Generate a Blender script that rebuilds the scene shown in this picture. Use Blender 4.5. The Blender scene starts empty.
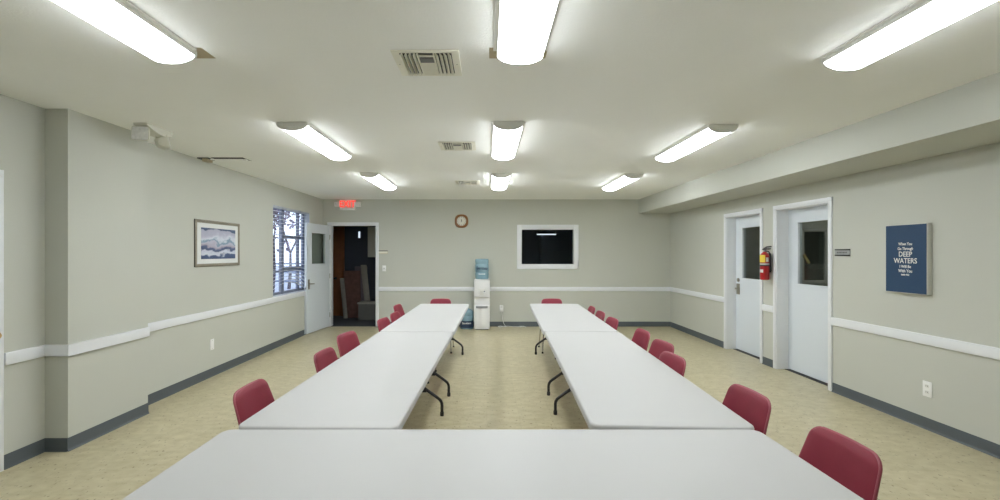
import bpy, bmesh, math, random
from mathutils import Vector, Matrix
random.seed(7)
SC = bpy.context.scene
COL = SC.collection
R = math.radians
PI = math.pi

# ------------------------------------------------------------------ materials
MATS = {}


def new_mat(name):
    m = bpy.data.materials.new(name)
    m.use_nodes = True
    nt = m.node_tree
    bsdf = nt.nodes['Principled BSDF']
    return m, nt, bsdf


def plain(name, col, rough=0.5, metal=0.0, noise=0.0, nscale=8.0, bump=0.0, bscale=200.0, spec=0.5, coat=0.0):
    m, nt, b = new_mat(name)
    b.inputs['Base Color'].default_value = (*col, 1)
    b.inputs['Roughness'].default_value = rough
    b.inputs['Metallic'].default_value = metal
    b.inputs['Specular IOR Level'].default_value = spec
    b.inputs['Coat Weight'].default_value = coat
    tc = nt.nodes.new('ShaderNodeTexCoord')
    if noise:
        n = nt.nodes.new('ShaderNodeTexNoise')
        n.inputs['Scale'].default_value = nscale
        n.inputs['Detail'].default_value = 4
        nt.links.new(tc.outputs['Object'], n.inputs['Vector'])
        r = nt.nodes.new('ShaderNodeMix'); r.data_type = 'RGBA'
        r.inputs[6].default_value = tuple(c * (1 - noise) for c in col) + (1,)
        r.inputs[7].default_value = tuple(min(1, c * (1 + noise)) for c in col) + (1,)
        nt.links.new(n.outputs['Fac'], r.inputs[0])
        nt.links.new(r.outputs[2], b.inputs['Base Color'])
    if bump:
        n2 = nt.nodes.new('ShaderNodeTexNoise')
        n2.inputs['Scale'].default_value = bscale
        n2.inputs['Detail'].default_value = 3
        nt.links.new(tc.outputs['Object'], n2.inputs['Vector'])
        bp = nt.nodes.new('ShaderNodeBump')
        bp.inputs['Strength'].default_value = bump
        bp.inputs['Distance'].default_value = 0.004
        nt.links.new(n2.outputs['Fac'], bp.inputs['Height'])
        nt.links.new(bp.outputs['Normal'], b.inputs['Normal'])
    MATS[name] = m
    return m


def emit(name, col, strength):
    m, nt, b = new_mat(name)
    b.inputs['Base Color'].default_value = (*col, 1)
    b.inputs['Emission Color'].default_value = (*col, 1)
    b.inputs['Emission Strength'].default_value = strength
    b.inputs['Roughness'].default_value = 0.4
    MATS[name] = m
    return m


def glass(name, tint=(0.9, 0.93, 0.93), refl=1.0):
    m, nt, b = new_mat(name)
    nt.nodes.remove(b)
    out = nt.nodes['Material Output']
    t = nt.nodes.new('ShaderNodeBsdfTransparent'); t.inputs[0].default_value = (*tint, 1)
    g = nt.nodes.new('ShaderNodeBsdfGlossy'); g.inputs['Roughness'].default_value = 0.01
    g.inputs[0].default_value = (refl, refl, refl, 1)
    lw = nt.nodes.new('ShaderNodeLayerWeight'); lw.inputs['Blend'].default_value = 0.5
    pw = nt.nodes.new('ShaderNodeMath'); pw.operation = 'POWER'; pw.inputs[1].default_value = 5
    nt.links.new(lw.outputs['Facing'], pw.inputs[0])
    f = nt.nodes.new('ShaderNodeMath'); f.operation = 'MULTIPLY_ADD'; f.inputs[1].default_value = 0.96; f.inputs[2].default_value = 0.04
    nt.links.new(pw.outputs[0], f.inputs[0])
    mx = nt.nodes.new('ShaderNodeMixShader')
    nt.links.new(f.outputs[0], mx.inputs[0]); nt.links.new(t.outputs[0], mx.inputs[1]); nt.links.new(g.outputs[0], mx.inputs[2])
    nt.links.new(mx.outputs[0], out.inputs[0])
    MATS[name] = m
    return m


plain('wall', (0.555, 0.565, 0.51), 0.75, noise=0.02, nscale=2.0, bump=0.12, bscale=120, spec=0.3)
plain('ceiling', (0.92, 0.93, 0.905), 0.85, noise=0.02, nscale=2.5, bump=0.35, bscale=90, spec=0.2)
plain('white_paint', (0.80, 0.82, 0.85), 0.4, noise=0.015, nscale=5)
plain('door_white', (0.70, 0.75, 0.80), 0.4, noise=0.01, nscale=4)
plain('baseboard_rubber', (0.085, 0.10, 0.108), 0.5, noise=0.08, nscale=6)
plain('table_plastic', (0.48, 0.48, 0.472), 0.5, noise=0.015, nscale=4, bump=0.05, bscale=300)
plain('table_edge', (0.52, 0.52, 0.48), 0.5)
plain('burgundy_vinyl', (0.235, 0.022, 0.042), 0.5, noise=0.10, nscale=14, bump=0.12, bscale=350, spec=0.35)
plain('burgundy_piping', (0.33, 0.07, 0.095), 0.4)
plain('black_steel', (0.015, 0.015, 0.016), 0.35)
plain('black_plastic', (0.02, 0.02, 0.022), 0.5)
plain('chrome', (0.55, 0.55, 0.55), 0.22, metal=1.0)
plain('steel_dark', (0.30, 0.28, 0.24), 0.35, metal=0.9)
plain('brass', (0.65, 0.45, 0.18), 0.3, metal=1.0)
plain('fixture_grey', (0.78, 0.78, 0.74), 0.6)
plain('fixture_pan', (0.85, 0.85, 0.82), 0.5)
plain('tan_patch', (0.47, 0.40, 0.27), 0.8, noise=0.08, nscale=10)
plain('vent_cream', (0.80, 0.785, 0.68), 0.5)
plain('opening_shade', (0.012, 0.012, 0.012), 0.8)
plain('grey_damper', (0.16, 0.16, 0.155), 0.5)
plain('device_cream', (0.66, 0.655, 0.57), 0.45)
plain('device_white', (0.88, 0.885, 0.87), 0.4)
plain('reflector', (0.80, 0.81, 0.80), 0.25, noise=0.25, nscale=40, coat=0.5)
plain('oak', (0.25, 0.11, 0.035), 0.4, noise=0.35, nscale=18)
plain('clock_face', (0.74, 0.73, 0.66), 0.5)
plain('ext_red', (0.42, 0.012, 0.016), 0.3, coat=0.3)
plain('tag_yellow', (0.82, 0.62, 0.06), 0.5)
plain('label_white', (0.75, 0.75, 0.72), 0.5)
plain('silver_band', (0.5, 0.5, 0.5), 0.35)
plain('canvas_blue', (0.012, 0.048, 0.115), 0.6, noise=0.12, nscale=60)
plain('canvas_side', (0.62, 0.62, 0.58), 0.6)
plain('frame_silver', (0.34, 0.31, 0.25), 0.38, metal=0.5, noise=0.2, nscale=30)
plain('frame_dark', (0.06, 0.052, 0.042), 0.5)
plain('mat_board', (0.74, 0.76, 0.75), 0.6)
plain('cooler_white', (0.77, 0.775, 0.775), 0.35)
plain('cooler_grey', (0.27, 0.28, 0.29), 0.4)
plain('navy_ink', (0.012, 0.028, 0.07), 0.5)
plain('window_metal', (0.17, 0.19, 0.25), 0.4)
plain('window_reveal', (0.50, 0.54, 0.60), 0.5)
plain('blind_white', (0.80, 0.82, 0.86), 0.45)
plain('dark_blue_wall', (0.20, 0.24, 0.34), 0.8, noise=0.1, nscale=3)
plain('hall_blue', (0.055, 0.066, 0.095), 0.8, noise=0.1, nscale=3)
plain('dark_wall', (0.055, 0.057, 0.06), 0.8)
plain('office_wall', (0.45, 0.46, 0.41), 0.8, noise=0.15, nscale=6)
plain('office_trim', (0.55, 0.55, 0.50), 0.6)
plain('dark_carpet', (0.050, 0.053, 0.060), 0.95, noise=0.35, nscale=60)
plain('wood_door', (0.24, 0.085, 0.030), 0.45, noise=0.25, nscale=9)
plain('board_brown', (0.13, 0.062, 0.050), 0.7, noise=0.55, nscale=12)
plain('board_mauve', (0.15, 0.12, 0.15), 0.7, noise=0.4, nscale=14)
plain('slat_grey', (0.27, 0.26, 0.23), 0.6, noise=0.2, nscale=20)
plain('box_grey', (0.12, 0.12, 0.115), 0.7)
plain('pavement', (0.42, 0.46, 0.55), 0.9, noise=0.15, nscale=2)
plain('bark', (0.10, 0.085, 0.10), 0.9, noise=0.3, nscale=20)
plain('leaf_mauve', (0.17, 0.13, 0.19), 0.8, noise=0.3, nscale=5)
plain('fence_blue', (0.20, 0.24, 0.33), 0.7)
plain('pale_yellow', (0.50, 0.42, 0.20), 0.6)
plain('sign_grey', (0.33, 0.34, 0.33), 0.4)
plain('sign_ink', (0.13, 0.13, 0.13), 0.5)
plain('exit_face', (0.78, 0.55, 0.50), 0.5)


def make_lens_mat(side, bottom):
    # sides and underside have their own strength; sides set strong to brighten the ceiling
    m = emit('lens', (0.925, 0.965, 1.0), 1.0)
    nt = m.node_tree; b = nt.nodes['Principled BSDF']
    tc = nt.nodes.new('ShaderNodeTexCoord'); sp = nt.nodes.new('ShaderNodeSeparateXYZ')
    nt.links.new(tc.outputs['Object'], sp.inputs[0])
    mr = nt.nodes.new('ShaderNodeMapRange'); mr.interpolation_type = 'SMOOTHSTEP'
    mr.inputs['From Min'].default_value = -0.035; mr.inputs['From Max'].default_value = -0.070
    mr.inputs['To Min'].default_value = side; mr.inputs['To Max'].default_value = bottom
    nt.links.new(sp.outputs['Z'], mr.inputs['Value'])
    oi = nt.nodes.new('ShaderNodeObjectInfo'); mu = nt.nodes.new('ShaderNodeMath'); mu.operation = 'MULTIPLY'
    nt.links.new(mr.outputs[0], mu.inputs[0]); nt.links.new(oi.outputs['Color'], mu.inputs[1])   # per-row strength, set to even out the room's light
    nt.links.new(mu.outputs[0], b.inputs['Emission Strength'])


make_lens_mat(20.0, 19.5)
emit('exit_red', (1.0, 0.045, 0.03), 1.1)
emit('hall_glimpse', (0.75, 0.86, 1.0), 0.9)
emit('strip_glow', (0.85, 0.9, 1.0), 1.4)
glass('pane_clear', (0.97, 0.98, 1.0))
glass('pane_dark', (0.80, 0.83, 0.82), 0.55)


def make_floor_mat():
    m, nt, b = new_mat('vinyl_tile')
    geo = nt.nodes.new('ShaderNodeNewGeometry')
    # tile grid
    br = nt.nodes.new('ShaderNodeTexBrick')
    br.offset = 0.0; br.squash = 1.0
    br.inputs['Scale'].default_value = 1.0
    br.inputs['Mortar Size'].default_value = 0.0014
    br.inputs['Mortar Smooth'].default_value = 0.3
    br.inputs['Brick Width'].default_value = 0.3048
    br.inputs['Row Height'].default_value = 0.3048
    br.inputs['Color1'].default_value = (0.505, 0.455, 0.295, 1)
    br.inputs['Color2'].default_value = (0.54, 0.485, 0.32, 1)
    br.inputs['Mortar'].default_value = (0.43, 0.375, 0.235, 1)
    nt.links.new(geo.outputs['Position'], br.inputs['Vector'])
    # streaks (stretched noise)
    mp = nt.nodes.new('ShaderNodeMapping'); mp.inputs['Scale'].default_value = (5.0, 8.0, 1.0)
    mp.inputs['Rotation'].default_value = (0, 0, R(25))
    nt.links.new(geo.outputs['Position'], mp.inputs['Vector'])
    n1 = nt.nodes.new('ShaderNodeTexNoise'); n1.inputs['Scale'].default_value = 1.9; n1.inputs['Detail'].default_value = 8
    nt.links.new(mp.outputs[0], n1.inputs['Vector'])
    r1 = nt.nodes.new('ShaderNodeValToRGB')
    r1.color_ramp.elements[0].position = 0.30; r1.color_ramp.elements[0].color = (0.86, 0.835, 0.77, 1)
    r1.color_ramp.elements[1].position = 0.68; r1.color_ramp.elements[1].color = (1.06, 1.065, 1.09, 1)
    nt.links.new(n1.outputs['Fac'], r1.inputs[0])
    mul = nt.nodes.new('ShaderNodeMix'); mul.data_type = 'RGBA'; mul.blend_type = 'MULTIPLY'; mul.inputs[0].default_value = 1
    nt.links.new(br.outputs['Color'], mul.inputs[6]); nt.links.new(r1.outputs[0], mul.inputs[7])
    # dark flecks
    n2 = nt.nodes.new('ShaderNodeTexNoise'); n2.inputs['Scale'].default_value = 46; n2.inputs['Detail'].default_value = 2
    mp2 = nt.nodes.new('ShaderNodeMapping'); mp2.inputs['Scale'].default_value = (1.0, 0.6, 1.0)
    nt.links.new(geo.outputs['Position'], mp2.inputs['Vector']); nt.links.new(mp2.outputs[0], n2.inputs['Vector'])
    r2 = nt.nodes.new('ShaderNodeValToRGB')
    r2.color_ramp.elements[0].position = 0.635; r2.color_ramp.elements[0].color = (0, 0, 0, 1)
    r2.color_ramp.elements[1].position = 0.70; r2.color_ramp.elements[1].color = (0.8, 0.8, 0.8, 1)
    nt.links.new(n2.outputs['Fac'], r2.inputs[0])
    mx = nt.nodes.new('ShaderNodeMix'); mx.data_type = 'RGBA'
    mx.inputs[7].default_value = (0.20, 0.15, 0.08, 1)
    nt.links.new(r2.outputs[0], mx.inputs[0]); nt.links.new(mul.outputs[2], mx.inputs[6])
    nt.links.new(mx.outputs[2], b.inputs['Base Color'])
    b.inputs['Roughness'].default_value = 0.28
    b.inputs['Specular IOR Level'].default_value = 0.4
    MATS['vinyl_tile'] = m


make_floor_mat()


def make_art_mat():
    m, nt, b = new_mat('mountain_print')
    tc = nt.nodes.new('ShaderNodeTexCoord')
    sep = nt.nodes.new('ShaderNodeSeparateXYZ'); nt.links.new(tc.outputs['Object'], sep.inputs[0])
    mp = nt.nodes.new('ShaderNodeMapping'); mp.inputs['Scale'].default_value = (3.2, 1, 5.5)
    mp.inputs['Location'].default_value = (1.3, 0, 0.4)
    nt.links.new(tc.outputs['Object'], mp.inputs['Vector'])
    n = nt.nodes.new('ShaderNodeTexNoise'); n.inputs['Scale'].default_value = 1.3; n.inputs['Detail'].default_value = 5
    nt.links.new(mp.outputs[0], n.inputs['Vector'])
    a = nt.nodes.new('ShaderNodeMath'); a.operation = 'MULTIPLY_ADD'
    a.inputs[1].default_value = 0.62
    nt.links.new(n.outputs['Fac'], a.inputs[0])
    s = nt.nodes.new('ShaderNodeMath'); s.operation = 'MULTIPLY_ADD'
    s.inputs[1].default_value = 2.4; s.inputs[2].default_value = 0.19   # z -0.19..0.19
    nt.links.new(sep.outputs['Z'], s.inputs[0]); nt.links.new(s.outputs[0], a.inputs[2])
    r = nt.nodes.new('ShaderNodeValToRGB')
    cols = [(0.02, (0.045, 0.075, 0.17)), (0.14, (0.06, 0.10, 0.22)), (0.19, (0.62, 0.66, 0.76)), (0.27, (0.55, 0.58, 0.70)),
            (0.31, (0.06, 0.085, 0.19)), (0.38, (0.10, 0.13, 0.26)), (0.43, (0.40, 0.36, 0.45)), (0.53, (0.50, 0.50, 0.62)),
            (0.58, (0.18, 0.30, 0.42)), (0.64, (0.66, 0.70, 0.78)), (0.74, (0.48, 0.48, 0.60)), (0.86, (0.42, 0.44, 0.56)),
            (0.90, (0.05, 0.08, 0.17)), (1.0, (0.08, 0.13, 0.24))]
    e = r.color_ramp.elements
    e[0].position = cols[0][0]; e[0].color = (*cols[0][1], 1)
    e[1].position = cols[-1][0]; e[1].color = (*cols[-1][1], 1)
    for p, c in cols[1:-1]:
        q = e.new(p); q.color = (*c, 1)
    nt.links.new(a.outputs[0], r.inputs[0]); nt.links.new(r.outputs[0], b.inputs['Base Color'])
    b.inputs['Roughness'].default_value = 0.5
    MATS['mountain_print'] = m


make_art_mat()


def make_bottle_mat():
    m, nt, b = new_mat('bottle_blue')
    out = nt.nodes['Material Output']
    b.inputs['Base Color'].default_value = (0.36, 0.53, 0.61, 1)
    b.inputs['Roughness'].default_value = 0.2
    t = nt.nodes.new('ShaderNodeBsdfTransparent'); t.inputs[0].default_value = (0.70, 0.87, 0.94, 1)
    mx = nt.nodes.new('ShaderNodeMixShader'); mx.inputs[0].default_value = 0.55
    nt.links.new(t.outputs[0], mx.inputs[1]); nt.links.new(b.outputs[0], mx.inputs[2])
    nt.links.new(mx.outputs[0], out.inputs[0])
    MATS['bottle_blue'] = m


make_bottle_mat()


# ------------------------------------------------------------------ mesh helper
class MB:
    def __init__(self):
        self.v = []
        self.f = []

    def add(self, vs, fs):
        o = len(self.v)
        self.v += [Vector(p) for p in vs]
        self.f += [[i + o for i in q] for q in fs]
        return self

    def box(self, x0, x1, y0, y1, z0, z1):
        vs = [(x0, y0, z0), (x1, y0, z0), (x1, y1, z0), (x0, y1, z0), (x0, y0, z1), (x1, y0, z1), (x1, y1, z1), (x0, y1, z1)]
        return self.add(vs, [(3, 2, 1, 0), (4, 5, 6, 7), (0, 1, 5, 4), (1, 2, 6, 5), (2, 3, 7, 6), (3, 0, 4, 7)])

    def prism(self, pts, a0, a1, axis='z'):
        """extrude polygon; axis z: pts are (x,y); axis y: (x,z); axis x: (y,z)"""
        def P(p, a):
            return {'z': (p[0], p[1], a), 'y': (p[0], a, p[1]), 'x': (a, p[0], p[1])}[axis]
        n = len(pts)
        vs = [P(p, a0) for p in pts] + [P(p, a1) for p in pts]
        fs = [list(range(n))[::-1], list(range(n, 2 * n))]
        fs += [(i, (i + 1) % n, n + (i + 1) % n, n + i) for i in range(n)]
        return self.add(vs, fs)

    def tube(self, path, r, n=10, cap=True):
        path = [Vector(p) for p in path]
        rr = r if isinstance(r, (list, tuple)) else [r] * len(path)
        rings = []
        prev = None
        for i, p in enumerate(path):
            if i == 0: d = path[1] - p
            elif i == len(path) - 1: d = p - path[i - 1]
            else: d = (path[i + 1] - p).normalized() + (p - path[i - 1]).normalized()
            d.normalize()
            if prev is None:
                a = Vector((0, 0, 1)) if abs(d.z) < 0.9 else Vector((1, 0, 0))
                u = d.cross(a).normalized()
            else:
                u = (prev - d * prev.dot(d)).normalized()
            prev = u
            w = d.cross(u)
            rings.append([p + (u * math.cos(2 * PI * k / n) + w * math.sin(2 * PI * k / n)) * rr[i] for k in range(n)])
        vs = [q for ring in rings for q in ring]
        fs = []
        for i in range(len(path) - 1):
            for k in range(n):
                a = i * n + k; b = i * n + (k + 1) % n
                fs.append((a, b, b + n, a + n))
        if cap:
            fs.append(list(range(n))[::-1]); fs.append([len(vs) - n + k for k in range(n)])
        return self.add(vs, fs)

    def lathe(self, prof, n=28, c=(0, 0, 0)):
        vs = []
        for (r, z) in prof:
            for k in range(n):
                t = 2 * PI * k / n
                vs.append((c[0] + r * math.cos(t), c[1] + r * math.sin(t), c[2] + z))
        fs = []
        for i in range(len(prof) - 1):
            for k in range(n):
                a = i * n + k; b = i * n + (k + 1) % n
                fs.append((a, b, b + n, a + n))
        fs.append(list(range(n))[::-1]); fs.append([len(vs) - n + k for k in range(n)])
        return self.add(vs, fs)

    def pad(self, front, back, nu, nt_):
        """two (nt_ x nu) grids of points joined around the rim"""
        vs = list(front) + list(back)
        N = nu * nt_
        fs = []
        for j in range(nt_ - 1):
            for i in range(nu - 1):
                a = j * nu + i
                fs.append((a, a + 1, a + nu + 1, a + nu))
                fs.append((N + a, N + a + nu, N + a + nu + 1, N + a + 1))
        rim = [i for i in range(nu)] + [j * nu + nu - 1 for j in range(1, nt_)] + [(nt_ - 1) * nu + i for i in range(nu - 2, -1, -1)] + [j * nu for j in range(nt_ - 2, 0, -1)]
        for k in range(len(rim)):
            a, b = rim[k], rim[(k + 1) % len(rim)]
            fs.append((b, a, N + a, N + b))
        return self.add(vs, fs)

    def text(self, s, size, fn, depth=0.0015, align='CENTER', shear=0.0, offset=0.0):
        """text laid in a plane: fn maps (x, y, d) to 3D"""
        cu = bpy.data.curves.new('lettering', 'FONT')
        cu.body = s; cu.size = size; cu.align_x = align; cu.align_y = 'CENTER'
        cu.extrude = depth; cu.resolution_u = 3; cu.shear = shear; cu.offset = offset
        ob = bpy.data.objects.new('lettering', cu)
        COL.objects.link(ob)
        dg = bpy.context.evaluated_depsgraph_get(); dg.update()
        me = bpy.data.meshes.new_from_object(ob.evaluated_get(dg))
        vs = [fn(v.co.x, v.co.y, v.co.z) for v in me.vertices]
        fs = [list(p.vertices) for p in me.polygons]
        bpy.data.objects.remove(ob); bpy.data.curves.remove(cu); bpy.data.meshes.remove(me)
        return self.add(vs, fs)

    def build(self, name, mat, parent=None, smooth=35, bevel=0.0, segs=2, loc=None, rotz=0.0):
        me = bpy.data.meshes.new(name)
        bm = bmesh.new()
        bv = [bm.verts.new(p) for p in self.v]
        for q in self.f:
            try:
                bm.faces.new([bv[i] for i in q])
            except ValueError:
                pass
        bmesh.ops.remove_doubles(bm, verts=bm.verts, dist=1e-5)
        bmesh.ops.recalc_face_normals(bm, faces=bm.faces)
        if bevel:
            es = [e for e in bm.edges if len(e.link_faces) == 2 and e.calc_face_angle(0) > R(40)]
            bmesh.ops.bevel(bm, geom=es, offset=bevel, segments=segs, profile=0.5, affect='EDGES', clamp_overlap=True)
        for fc in bm.faces: fc.smooth = True
        for e in bm.edges:
            if len(e.link_faces) != 2 or e.calc_face_angle(0) > R(smooth): e.smooth = False
        bm.to_mesh(me); bm.free()
        me.materials.append(MATS[mat])
        ob = bpy.data.objects.new(name, me)
        COL.objects.link(ob)
        if loc: ob.location = loc
        ob.rotation_euler.z = rotz
        if parent: ob.parent = parent
        return ob


def thing(name, label, cat, loc=(0, 0, 0), rotz=0.0, group=None):
    o = bpy.data.objects.new(name, None)
    o.empty_display_size = 0.1
    COL.objects.link(o)
    o.location = loc; o.rotation_euler.z = rotz
    tag(o, label, cat, group)
    return o


def tag(o, label, cat, group=None):
    o['label'] = label; o['category'] = cat
    if group: o['group'] = group
    return o


def struct(o):
    o['kind'] = 'structure'
    return o


def struct_empty(name, loc=(0, 0, 0), rotz=0.0):
    o = bpy.data.objects.new(name, None); COL.objects.link(o)
    o.location = loc; o.rotation_euler.z = rotz
    return struct(o)


def copy_tree(o, parent=None):
    c = o.copy(); COL.objects.link(c)
    if parent: c.parent = parent
    for ch in list(o.children):
        copy_tree(ch, c)
    return c


# ------------------------------------------------------------------ room dimensions
XL, XR = -3.46, 3.87
YB, YR = 9.03, -3.4
ZC = 2.68
T = 0.15
WIN = (6.92, 8.34, 0.833, 2.33)            # left window: y0 y1 z0 z1
D2 = (6.05, 6.92); D3 = (4.84, 5.72)      # right wall doors (opening y0,y1)
DH = 2.13
DB = (-3.31, -2.338)                       # back doorway x0,x1
BW = (0.721, 1.841, 1.303, 2.056)          # back window opening


def wall_boxes(mb, a0, a1, opens, put, z1=ZC):
    """put(a0,a1,z0,z1) adds one box"""
    cur = a0
    for (o0, o1, z0, zz) in sorted(opens):
        put(cur, o0, 0, z1)
        if z0 > 0: put(o0, o1, 0, z0)
        if zz < z1: put(o0, o1, zz, z1)
        cur = o1
    put(cur, a1, 0, z1)


mb = MB(); mb.box(XL - T, XR + 0.3, YR - T, YB, -0.1, 0.0)
struct(mb.build('floor', 'vinyl_tile'))
mb = MB(); mb.box(XL - T, XR + 0.3, YR - T, YB + T, ZC, ZC + 0.1)
ceiling = struct(mb.build('ceiling', 'ceiling'))

mb = MB(); wall_boxes(mb, YR, YB, [WIN], lambda a, b, z0, z1: mb.box(XL - T, XL, a, b, z0, z1))
struct(mb.build('wall_left', 'wall'))
mb = MB(); mb.box(XL - 0.002, -3.28, 3.35, 4.14, 0, ZC)
struct(mb.build('wall_left_column', 'wall'))
mb = MB(); wall_boxes(mb, YR, YB, [(D2[0], D2[1], 0, DH), (D3[0], D3[1], 0, DH)], lambda a, b, z0, z1: mb.box(XR, XR + 0.3, a, b, z0, z1))
struct(mb.build('wall_right', 'wall'))
mb = MB(); wall_boxes(mb, -3.86, XR + 0.3, [(DB[0], DB[1], 0, 2.14), BW], lambda a, b, z0, z1: mb.box(a, b, YB, YB + T, z0, z1))
struct(mb.build('wall_back', 'wall'))
mb = MB(); mb.box(XL - T, XR + 0.3, YR - T, YR, 0, ZC)
struct(mb.build('wall_rear', 'wall'))
mb = MB(); mb.box(3.20, XR + 0.001, YR, YB, 2.385, ZC)
struct(mb.build('ceiling_soffit', 'wall'))

# chair rails ------------------------------------------------------
RZ0, RZ1, RD = 0.745, 0.834, 0.02


def rail_profile(mbx, a0, a1, put):
    put(mbx, a0, a1)


mb = MB()
mb.box(XL, XL + RD, 3.06, 3.35, RZ0, RZ1)
mb.box(XL, -3.28 + RD, 3.35 - RD, 3.35, RZ0, RZ1)
mb.box(-3.28, -3.28 + RD, 3.35 - RD, 4.14, RZ0, RZ1)
mb.box(XL, XL + RD, 4.14, YB, RZ0, RZ1)
mb.box(XL, XL + RD, YR, 2.05, RZ0, RZ1)
struct(mb.build('trim_1', 'white_paint', bevel=0.004))
mb = MB(); mb.box(DB[1] + 0.055, XR, YB - RD, YB, RZ0, RZ1)
struct(mb.build('trim_2', 'white_paint', bevel=0.004))
mb = MB()
for a, b in ((YR, D3[0] - 0.05), (D3[1] + 0.05, D2[0] - 0.05), (D2[1] + 0.05, YB)):
    mb.box(XR - RD, XR, a, b, RZ0, RZ1)
struct(mb.build('trim_3', 'white_paint', bevel=0.004))

# baseboards (rubber cove) -------------------------------------------


def cove(mbx, p0, p1, nrm):
    """cove base from p0 to p1 (xy) with wall normal nrm"""
    prof = [(0, 0), (0.018, 0), (0.010, 0.008), (0.006, 0.022), (0.005, 0.096), (0.003, 0.102), (0, 0.102)]
    vs = []
    for p in (p0, p1):
        for d, z in prof:
            vs.append((p[0] + nrm[0] * d, p[1] + nrm[1] * d, z))
    n = len(prof)
    fs = [list(range(n)), list(range(n, 2 * n))[::-1]] + [(i, (i + 1) % n, n + (i + 1) % n, n + i) for i in range(n)]
    mbx.add(vs, fs)


mb = MB()
cove(mb, (XL, 3.06), (XL, 3.35), (1, 0)); cove(mb, (XL, 3.35), (-3.275, 3.35), (0, -1))
cove(mb, (-3.28, 3.34), (-3.28, 4.14), (1, 0)); cove(mb, (XL, 4.14), (XL, YB), (1, 0)); cove(mb, (XL, YR), (XL, 2.05), (1, 0))
struct(mb.build('baseboard_left', 'baseboard_rubber'))
mb = MB(); cove(mb, (DB[1] + 0.055, YB), (XR, YB), (0, -1)); cove(mb, (XL, YB), (DB[0] - 0.055, YB), (0, -1))
struct(mb.build('baseboard_back', 'baseboard_rubber'))
mb = MB()
for a, b in ((YR, D3[0] - 0.05), (D3[1] + 0.05, D2[0] - 0.05), (D2[1] + 0.05, YB)):
    cove(mb, (XR, a), (XR, b), (-1, 0))
struct(mb.build('baseboard_right', 'baseboard_rubber'))


# ------------------------------------------------------------------ doors
def casing(mbx, w, h, cw=0.05, d=0.016, depth=0.15):
    """local frame: opening x 0..w, wall face at y=0 (front -y); casing + jamb lining"""
    mbx.box(-cw, 0, -d, 0.0, 0, h + cw); mbx.box(w, w + cw, -d, 0.0, 0, h + cw); mbx.box(-cw, w + cw, -d - 0.001, 0.0, h, h + cw)
    mbx.box(-0.001, 0.012, -d * 0.5, depth, 0, h); mbx.box(w - 0.012, w + 0.001, -d * 0.5, depth, 0, h); mbx.box(0, w, -d * 0.5, depth, h - 0.012, h + 0.001)


def leaf_with_window(mbx, w, h, wx0, wx1, wz0, wz1, t=0.044, z0=0.012):
    for (a, b, c, e) in ((0, wx0, z0, h), (wx1, w, z0, h), (wx0, wx1, z0, wz0), (wx0, wx1, wz1, h)):
        mbx.box(a, b, 0, t, c, e)


def add_leaf(door, w, h, wx, wz, y):
    m_ = MB(); leaf_with_window(m_, w, h, wx[0], wx[1], wz[0], wz[1])
    lf = m_.build('door_leaf', 'door_white', door, loc=(0, y, 0))
    m_ = MB()
    e = 0.018
    for (a, b, c, d_) in ((wx[0] - e, wx[0] + 0.004, wz[0] - e, wz[1] + e), (wx[1] - 0.004, wx[1] + e, wz[0] - e, wz[1] + e),
                          (wx[0], wx[1], wz[0] - e, wz[0] + 0.004), (wx[0], wx[1], wz[1] - 0.004, wz[1] + e)):
        m_.box(a, b, -0.007, 0.051, c, d_)
    m_.build('glazing_bead', 'door_white', lf, bevel=0.002)
    m_ = MB(); m_.box(wx[0], wx[1], 0.019, 0.025, wz[0], wz[1]); m_.build('window_pane', 'pane_dark', lf)
    return lf


def lever_set(parent, x, z, dirx=1, mat='steel_dark', plate_h=0.19, y=0.0, side=-1, w2=0.028):
    m_ = MB(); m_.box(x - w2, x + w2, y + side * 0.008, y, z - plate_h * 0.55, z + plate_h * 0.45)
    pl = m_.build('lock_plate', mat, parent, bevel=0.003)
    m_ = MB()
    m_.tube([(x, y, z), (x, y + side * 0.05, z), (x + dirx * 0.015, y + side * 0.058, z), (x + dirx * 0.105, y + side * 0.055, z - 0.004)], 0.009, 10)
    m_.build('lever_handle', mat, pl)
    return pl


# right-wall doors: local +x -> towards the camera (-Y), front -> -X
for num, (y0, y1) in ((2, D2), (3, D3)):
    w = y1 - y0
    d = struct_empty('door_%d' % num, (XR, y1, 0), R(-90))
    m_ = MB(); casing(m_, w, DH, 0.05, 0.016, 0.20); m_.build('door_frame', 'white_paint', d, bevel=0.002)
    lf = add_leaf(d, w, DH - 0.014, (0.19, w - 0.19), (1.15, 1.945), 0.15)
    m_ = MB(); m_.box(0.0, w, 0.10, 0.24, 0.0, 0.004); m_.build('threshold', 'black_plastic', d)
    if num == 2:
        pl = lever_set(lf, 0.075, 0.985, 1, 'steel_dark', 0.17, w2=0.042)
        m_ = MB(); m_.lathe([(0.03, 0), (0.03, 0.014), (0.018, 0.02)], 16)
        k = m_.build('thumb_turn', 'steel_dark', pl); k.location = (0.085, 0, 1.12); k.rotation_euler.x = R(90)
    else:
        m_ = MB(); m_.box(w - 0.10, w - 0.03, -0.006, 0, 0.93, 0.948); m_.tube([(w - 0.035, 0, 0.939), (w - 0.035, -0.03, 0.939)], 0.010, 10)
        m_.build('door_latch', 'steel_dark', lf)

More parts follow.
